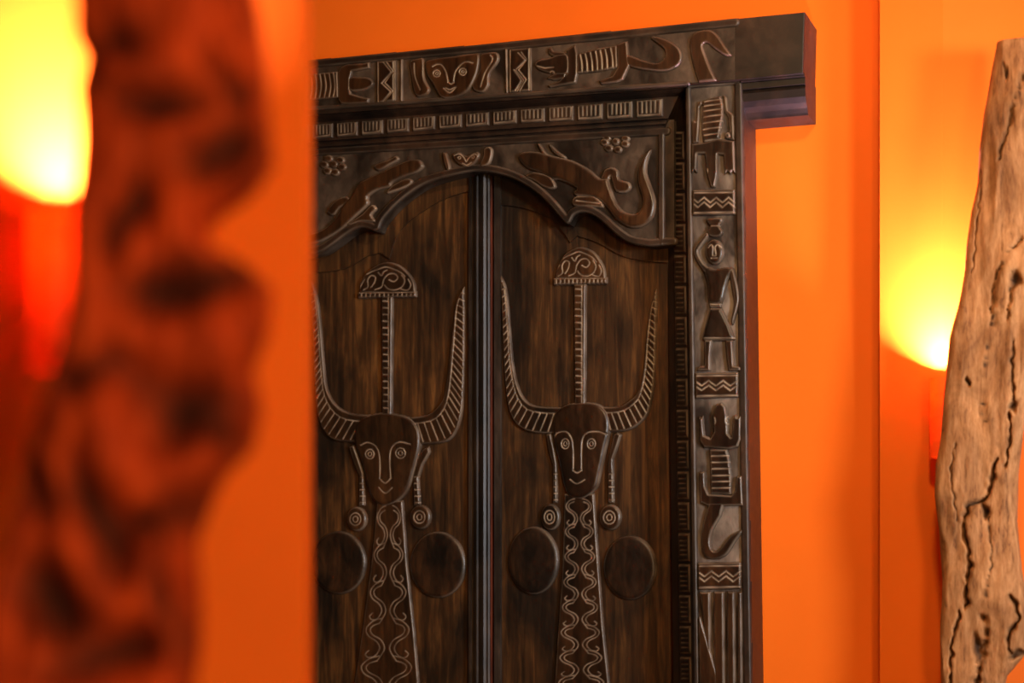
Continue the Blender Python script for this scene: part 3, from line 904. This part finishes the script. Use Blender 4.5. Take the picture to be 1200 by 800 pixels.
# second panel: figure carrying a pot on the head
J('pot', [crc(c7([(168, 92), (200, 88), (232, 90), (234, 106), (224, 122), (238, 145), (222, 166), (185, 166), (170, 145), (182, 122), (170, 108)]), 3)], grooves=[(c7([(184, 122), (224, 122)]), 0.8)])
J('figure_head', [ell(838.2, 295.5, 11, 15)], grooves=[(cr(c7([(180, 212), (192, 200), (200, 212), (198, 240), (206, 244), (212, 240), (208, 210), (218, 200), (232, 212)]), 3), 0.75), (c7([(192, 254), (216, 254)]), 0.8)], bev=4, h=0.011)
J('figure_arm', [crc(c7([(165, 152), (180, 160), (150, 205), (138, 232), (162, 275), (185, 295), (165, 318), (130, 268), (116, 235), (122, 208)]), 3)])
J('figure_torso', [crc(c7([(158, 300), (180, 286), (205, 296), (255, 288), (282, 300), (264, 330), (250, 370), (232, 434), (178, 434), (174, 370)]), 3)], h=0.010, bev=4)
J('figure_arm', [crc(c7([(260, 296), (280, 298), (292, 340), (303, 400), (300, 445), (278, 522), (268, 505), (280, 435), (270, 370)]), 3)])
J('figure_belt', [c7([(178, 434), (232, 434), (230, 456), (182, 456)])], grooves=[(c7([(178, 442), (232, 442)]), 0.7)], h=0.008)
J('figure_skirt', [c7([(182, 455), (230, 455), (262, 520), (287, 584), (270, 590), (160, 590), (148, 584), (168, 510)])], grooves=[(c7([(150, 578), (285, 578)]), 0.7)], h=0.010, bev=4)
J('figure_leg', [c7([(160, 586), (192, 586), (186, 660), (186, 712), (128, 712), (140, 692), (160, 690)])])
J('figure_leg', [c7([(245, 586), (276, 586), (282, 690), (308, 695), (310, 712), (258, 712), (250, 650)])])
zz_band(437, 467, 6)
# third panel: frog-like creature
J('creature_forebody', [c8([(158, 268), (168, 278), (178, 264), (186, 360), (212, 372), (228, 345), (222, 270), (238, 217), (264, 205), (284, 222), (297, 290), (296, 350), (312, 368), (318, 280), (328, 264), (342, 276), (358, 264), (357, 380), (342, 415), (300, 426), (182, 418), (163, 390)])],
  grooves=[(ell(837.5, 493, 2.4, 4.5, 14), 0.8, True), (ell(854, 492.5, 2.4, 4.5, 14), 0.8, True)], bev=2.6)
J('creature_ribs', [c8([(208, 425), (290, 425), (303, 470), (312, 560), (312, 638), (214, 634), (212, 540)])], grooves=[(c8([(210, yy + 2), (306, yy)]), 0.85) for yy in (455, 485, 515, 547, 575, 605, 632)])
J('creature_hindbody', [c8([(160, 530), (188, 530), (191, 600), (206, 634), (310, 640), (328, 620), (335, 552), (362, 548), (368, 690), (285, 692), (200, 692), (163, 675)])])
J('creature_tail', [[(832, 588), (850, 588)] + cr([(846, 604), (836, 622), (834, 637), (838, 645), (845, 642), (857, 627), (870, 620)], 4) + cr([(871, 623), (863, 634), (852, 650), (838, 655.5), (825, 650), (822, 628), (827, 604)], 4)], bev=3)
zz_band(659, 691, 6)
# fourth panel: long fringe
for (a, b, t) in ((160, 214, 372), (228, 278, 370), (290, 328, 370), (340, 362, 372)):
    J('fringe_strand', [[(780 + a / 4, 600 + t / 4), (780 + b / 4, 600 + t / 4), (780 + b / 4 + 1, 800), (780 + b / 4 + 4, 1000), (780 + a / 4 + 3, 1000), (780 + a / 4 + (9 if a == 160 else 0), 800 if a != 160 else 760)]], bev=3)
J('fringe_strand', [[(819, 722), (822, 722), (842, 790), (842, 900), (821, 900)]], bev=2.5)

# the hidden left jamb mirrors the right one about the meeting line
mir = []


def mirror_tree(o, parent):
    c = o.copy()
    COL.objects.link(c)
    c.parent = parent
    for ch in [k for k in o.children]:
        mirror_tree(ch, c)
    return c


for o in (jamb, jm):
    c = mirror_tree(o, frame)
    c.scale = (-1, 1, 1)
    c.location.x -= 0.075

# ---------------------------------------------------------------- driftwood


def driftwood_mat(name, pale, mid, dark, crackc):
    m, nt, bs = new_mat(name)
    v = mapping(nt, (34, 34, 6))
    g = noise_tex(nt, v, 1.0, 7, 0.68, 1.2)
    v2 = mapping(nt, (1, 1, 0.5))
    b = noise_tex(nt, v2, 14, 5, 0.65, 0.8)
    g2 = noise_tex(nt, mapping(nt, (150, 150, 26)), 1.0, 5, 0.7, 0.5)
    gm = nd(nt, 'ShaderNodeMath', operation='MULTIPLY_ADD')
    lk(nt, g2, gm.inputs[0])
    gm.inputs[1].default_value = 0.5
    hm = nd(nt, 'ShaderNodeMath', operation='MULTIPLY')
    lk(nt, g, hm.inputs[0])
    hm.inputs[1].default_value = 0.5
    lk(nt, hm.outputs[0], gm.inputs[2])
    g = gm.outputs[0]
    c = ramp(nt, g, [(0.36, dark), (0.46, mid), (0.60, pale)])
    c = mixc(nt, 1.0, c, ramp(nt, b, [(0.32, (0.55, 0.50, 0.45)), (0.6, (1.1, 1.08, 1.05))]), 'MULTIPLY')
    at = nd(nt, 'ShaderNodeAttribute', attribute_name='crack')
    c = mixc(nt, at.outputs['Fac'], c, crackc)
    lk(nt, c, bs.inputs['Base Color'])
    bs.inputs['Roughness'].default_value = 0.75
    bs.inputs['Specular IOR Level'].default_value = 0.2
    bump(nt, bs, g, 0.6, 0.004)
    return m


def driftwood(name, pl, off, thick, left, right, cracks, holes, mat, seed, label, rows=420, N=200, rough=0.010, extra=None, hp=2.0):
    d_t = off + thick * 0.7
    Lp = pl.mapl(left, d_t)
    Rp = pl.mapl(right, d_t)
    sc = abs(pl.map(1001, 400, d_t)[0] - pl.map(1000, 400, d_t)[0])
    z0, z1 = 0.004, max(Lp[:, 1].max(), Rp[:, 1].max())
    zs = np.linspace(z0, z1, rows)
    Ls, Rs = Lp[np.argsort(Lp[:, 1])], Rp[np.argsort(Rp[:, 1])]
    uL, uR = np.interp(zs, Ls[:, 1], Ls[:, 0]), np.interp(zs, Rs[:, 1], Rs[:, 0])
    ang = np.linspace(0, 2 * math.pi, N, endpoint=False)
    ca, sa = np.cos(ang), np.sin(ang)
    ex = 0.62
    cu = np.sign(ca) * np.abs(ca) ** ex
    cd = np.sign(sa) * np.abs(sa) ** ex
    U = (uL + uR)[:, None] / 2 + (uR - uL)[:, None] / 2 * cu[None, :]
    Dp = off + thick / 2 + thick / 2 * cd[None, :] * np.ones((rows, 1))
    Z = np.repeat(zs[:, None], N, 1)
    front = np.clip(sa, 0, 1)[None, :] ** 0.5 * np.ones((rows, 1))
    disp = np.zeros((rows, N))
    du = np.zeros((rows, N))
    for i in range(rows):
        for j in range(N):
            p = Vector((U[i, j] * 16 + seed, Dp[i, j] * 16, Z[i, j] * 4.2))
            q = Vector((U[i, j] * 60 + seed, Dp[i, j] * 60, Z[i, j] * 14))
            a = noise.noise(p)
            b = noise.noise(q)
            r = 1 - abs(noise.noise(p * 1.9 + Vector((7, 3, 1)))) * 2
            disp[i, j] = rough * (1.4 * a + 0.45 * b + 0.5 * r)
            du[i, j] = rough * 0.18 * b
    X, Y = U.ravel() / sc, Z.ravel() / sc
    crack = np.zeros(X.shape)
    dep = np.zeros(X.shape)
    for (pts, w, dpt) in cracks:
        P = pl.mapl(pts, d_t) / sc
        jit = 1.3 * np.sin(Y * 0.20 + 2 * np.sin(Y * 0.11)) + 0.5 * np.sin(Y * 0.55 + X * 0.3)
        dd = np.abs(line_dist(X + jit, Y, P))
        wv = w * (0.65 + 0.5 * np.sin(Y * 0.13 + w * 9) * np.sin(Y * 0.31))
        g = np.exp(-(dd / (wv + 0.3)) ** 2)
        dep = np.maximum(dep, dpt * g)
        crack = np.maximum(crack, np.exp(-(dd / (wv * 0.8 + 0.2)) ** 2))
    for (cx, cy, rx, ry, dpt) in holes:
        c = pl.map(cx, cy, d_t) / sc
        wx = (X - c[0]) + 0.35 * rx * np.sin(Y * 2.1 / ry + cx) + 0.25 * (Y - c[1]) * math.sin(cx * 1.7)
        wy = (Y - c[1]) + 0.35 * ry * np.sin(X * 2.3 / rx + cy)
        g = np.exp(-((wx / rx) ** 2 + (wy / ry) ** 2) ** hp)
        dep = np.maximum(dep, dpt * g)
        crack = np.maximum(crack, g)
    dep = dep.reshape(rows, N) * front
    crack = crack.reshape(rows, N) * front
    if extra is not None:
        for (pts, amount, w) in extra:           # ledges: the wood steps forward to the right of a line
            P = pl.mapl(pts, d_t)
            o_ = np.argsort(P[:, 1])
            ul = np.interp(Z, P[o_, 1], P[o_, 0])
            m = (Z > P[:, 1].min()) & (Z < P[:, 1].max())
            ta = np.clip((Z - P[:, 1].min()) / 0.05, 0, 1) * np.clip((P[:, 1].max() - Z) / 0.05, 0, 1)
            rt = np.clip((uR[:, None] - U) / (0.7 * (uR - uL)[:, None]), 0, 1)
            dep -= m * ta * rt * amount * front / (1 + np.exp(-(U - ul) / w))
    back = sa[None, :] < 0
    Dp = Dp + np.where(back, 0.25 * np.abs(disp), disp * (0.35 + 0.65 * front)) - dep
    Dp = np.maximum(Dp, 0.004)
    U = U + du
    V = pl.world(np.stack([U.ravel(), Z.ravel()], 1), Dp.ravel())
    I = np.arange(rows * N).reshape(rows, N)
    J2 = np.roll(I, -1, 1)
    Q = np.stack([I[:-1], J2[:-1], J2[1:], I[1:]], -1).reshape(-1, 4)
    # caps
    tc, bc = len(V), len(V) + 1
    V = np.vstack([V, V[I[-1]].mean(0) + np.array([0, 0, 0.004]), V[I[0]].mean(0)])
    Tq = np.stack([I[-1], J2[-1], np.full(N, tc), np.full(N, tc)], -1)
    base = V[bc].copy()
    base[2] = 0
    me = bpy.data.meshes.new(name)
    faces = Q.tolist() + [[int(I[-1, j]), int(J2[-1, j]), tc] for j in range(N)] + [[int(J2[0, j]), int(I[0, j]), bc] for j in range(N)]
    me.from_pydata((V - base).tolist(), [], faces)
    me.polygons.foreach_set('use_smooth', np.ones(len(faces), bool))
    at = me.attributes.new('crack', 'FLOAT', 'POINT')
    at.data.foreach_set('value', np.r_[crack.ravel(), 0, 0].astype(np.float32))
    o = add(name, me, mat)
    o.location = base
    o['label'] = label
    o['category'] = 'driftwood'
    o['kind'] = 'thing'
    return o


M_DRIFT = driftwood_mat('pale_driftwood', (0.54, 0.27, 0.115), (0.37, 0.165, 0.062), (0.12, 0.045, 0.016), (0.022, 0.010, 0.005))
M_DRIFT_L = driftwood_mat('red_brown_driftwood', (0.70, 0.085, 0.010), (0.42, 0.042, 0.005), (0.10, 0.011, 0.003), (0.020, 0.003, 0.0015))

rl = [(1168, 51), (1161, 90), (1152.5, 135), (1147.5, 175), (1145, 215), (1137.5, 250), (1132.5, 285), (1130, 320), (1122, 360), (1112, 395), (1110, 425), (1106, 455), (1102, 515), (1096, 545), (1095, 580), (1100, 620), (1104, 680), (1101, 750), (1102, 800), (1098, 900), (1092, 1100), (1085, 1500)]
rr_ = [(1232, 54), (1236, 140), (1238, 260), (1228, 340), (1216, 400), (1203, 470), (1194, 545), (1191, 610), (1197, 670), (1206, 720), (1203, 765), (1180, 792), (1172, 830), (1180, 900), (1200, 1000), (1215, 1500)]
cracks_r = [(cr([(1201, 90), (1188, 130), (1176, 172), (1171, 190)], 4), 1.3, 0.016), (cr([(1198, 282), (1184, 296), (1174, 312), (1165, 345), (1162, 382)], 4), 1.4, 0.012),
            (cr([(1184, 484), (1183, 515), (1180, 546)], 4), 1.6, 0.02), (cr([(1168, 538), (1160, 575), (1150, 587), (1135, 594), (1132, 620), (1137, 660), (1132, 712)], 5), 2.2, 0.026),
            (cr([(1126, 714), (1117, 750), (1113, 800), (1108, 880)], 4), 1.6, 0.018), (cr([(1151, 718), (1157, 745), (1145, 795), (1140, 850)], 4), 2.4, 0.024),
            (cr([(1186, 698), (1194, 722), (1182, 745), (1188, 770)], 4), 2.2, 0.024), (cr([(1190, 320), (1186, 345), (1181, 375)], 4), 1.5, 0.012),
            (cr([(1150, 200), (1146, 260), (1140, 320)], 4), 1.0, 0.006), (cr([(1160, 400), (1152, 450), (1156, 500)], 4), 0.9, 0.005), (cr([(1120, 520), (1116, 560), (1124, 610)], 4), 1.0, 0.005),
            (cr([(1160, 600), (1163, 650), (1158, 700)], 4), 0.9, 0.005), (cr([(1190, 400), (1186, 440), (1190, 470)], 4), 1.4, 0.014)]
holes_r = [(1135, 448, 2.6, 4.0, 0.016), (1189, 476, 4.5, 7, 0.02), (1190, 330, 6, 9, 0.02), (1155, 598, 4, 8, 0.02), (1180, 88, 2, 8, 0.015), (1192, 766, 7, 5, 0.02), (1105, 505, 1.6, 2, 0.008), (1147, 760, 5, 14, 0.016)]
ledge_r = [([(1198, 282), (1175, 310), (1165, 345), (1162, 382)], 0.010, 0.004), ([(1168, 538), (1150, 587), (1132, 620), (1137, 660), (1132, 712)], 0.010, 0.003)]
driftwood('driftwood_slab', PL_R1, 0.075, 0.07, rl, rr_, cracks_r, holes_r, M_DRIFT, 3.1, 'sharp pale driftwood slab with dark cracks standing before the right glowing wall', extra=ledge_r, rough=0.0075, rows=640, N=240)

ll = [(84, -60), (84, 38), (90, 44), (97, 56), (93, 78), (87, 100), (90, 150), (87, 210), (84, 250), (82, 330), (72, 400), (50, 450), (40, 480), (20, 560), (0, 640), (-15, 720), (-25, 800), (-30, 1000), (-40, 2400)]
rr2 = [(285, -60), (298, 0), (306, 60), (310, 120), (316, 180), (296, 215), (258, 235), (236, 262), (248, 290), (290, 308), (316, 335), (312, 385), (292, 430), (304, 480), (292, 520), (256, 560), (240, 600), (226, 640), (232, 700), (230, 760), (220, 810), (200, 1000), (190, 2400)]
holes_l = [(275, 112, 16, 18, 0.03), (205, 132, 52, 16, 0.03), (275, 195, 34, 30, 0.03), (162, 258, 16, 34, 0.03), (262, 345, 52, 26, 0.03), (205, 335, 30, 20, 0.02), (112, 92, 10, 22, 0.02), (272, 512, 22, 20, 0.03),
           (205, 470, 44, 34, 0.035), (225, 590, 36, 20, 0.03), (115, 615, 24, 48, 0.03), (180, 618, 22, 18, 0.03), (62, 720, 34, 44, 0.03), (212, 735, 14, 40, 0.02), (35, 470, 22, 40, 0.03), (110, 440, 30, 18, 0.02), (150, 770, 50, 24, 0.03), (150, 60, 26, 14, 0.02), (30, 580, 26, 40, 0.03)]
driftwood('driftwood_slab', PL_P, 0.42, 0.12, ll, rr2, [], [(a, b, c * 1.45, d * 1.4, e) for a, b, c, d, e in holes_l], M_DRIFT_L, 11.7, 'blurred red-brown driftwood slab standing before the foreground pier at left', rows=300, N=140, rough=0.016, hp=1.1)

# ---------------------------------------------------------------- wall lamps (up-lighters behind the driftwood)
M_SHADE, nt, bs = new_mat('orange_translucent_shade')
tr = nd(nt, 'ShaderNodeBsdfTranslucent')
v = mapping(nt, (1, 1, 1))
cc = ramp(nt, noise_tex(nt, v, 40, 3), [(0.3, (0.80, 0.15, 0.012)), (0.7, (0.88, 0.20, 0.018))])
lk(nt, cc, tr.inputs[0])
lk(nt, cc, bs.inputs['Base Color'])
ms = nd(nt, 'ShaderNodeMixShader')
ms.inputs[0].default_value = 0.15
lk(nt, bs.outputs[0], ms.inputs[1])
lk(nt, tr.outputs[0], ms.inputs[2])
lk(nt, ms.outputs[0], nt.nodes['Material Output'].inputs[0])
mb, nt, bs = new_mat('lamp_bulb_glow')
bs.inputs['Emission Color'].default_value = (1.0, 0.80, 0.50, 1)
bs.inputs['Emission Strength'].default_value = 30.0
bs.inputs['Base Color'].default_value = (0.9, 0.8, 0.6, 1)
M_BULB = mb


def wall_lamp(pl, px, py, r, hgt, power, label, gap=0.026, deep=0.034):
    c = pl.map(px, py, r + gap)
    ctr = pl.world([c], r + gap)[0]
    root = empty('wall_lamp', (ctr[0], ctr[1], c[1] - hgt), label, 'wall lamp', 'up-lighting wall lamps behind driftwood')
    root['kind'] = 'thing'
    n = 32
    prof = [(r - 0.004, 0.004), (r - 0.003, hgt), (r, hgt), (r, 0.0), (0.004, 0.0), (0.004, 0.004)]
    rows = []
    for k in range(n):
        a = 2 * math.pi * k / n
        rows.append([(ctr[0] + q * math.cos(a), ctr[1] + q * math.sin(a), c[1] - hgt + h) for q, h in prof + prof[:1]])
    loft('shade', root, M_SHADE, rows, smooth=False, cap=False, closed=True)
    # back plate against the wall
    prism('back_plate', root, M_SHADE, [(c[0] - r * 0.7, c[1] - hgt * 0.75), (c[0] + r * 0.7, c[1] - hgt * 0.75), (c[0] + r * 0.7, c[1] - hgt * 0.35), (c[0] - r * 0.7, c[1] - hgt * 0.35)], 0.0005, gap + 0.003, pl=pl, px=False, bevel=0.002)
    bm = bmesh.new()
    bmesh.ops.create_uvsphere(bm, u_segments=20, v_segments=12, radius=0.014)
    for v in bm.verts:
        if v.co.z < 0:
            v.co.z *= 2.2
        v.co.z += hgt - deep - 0.016
    me = bpy.data.meshes.new('bulb')
    bm.to_mesh(me)
    bm.free()
    for p in me.polygons:
        p.use_smooth = True
    add('bulb', me, M_BULB, root)
    ld = bpy.data.lights.new('lamp_light', 'POINT')
    ld.energy = power
    ld.color = (1.0, 0.60, 0.74)
    ld.shadow_soft_size = 0.018
    lo = bpy.data.objects.new('lamp_light', ld)
    COL.objects.link(lo)
    lo.parent = root
    lo.location = (0, 0, hgt - deep)
    return root


wall_lamp(PL_R1, 1104, 443, 0.024, 0.16, 135, 'small orange up-lighter peeking out behind the sharp right driftwood')
wall_lamp(PL_P, 62, 246, 0.025, 0.16, 90, 'small orange up-lighter behind the blurred left driftwood')
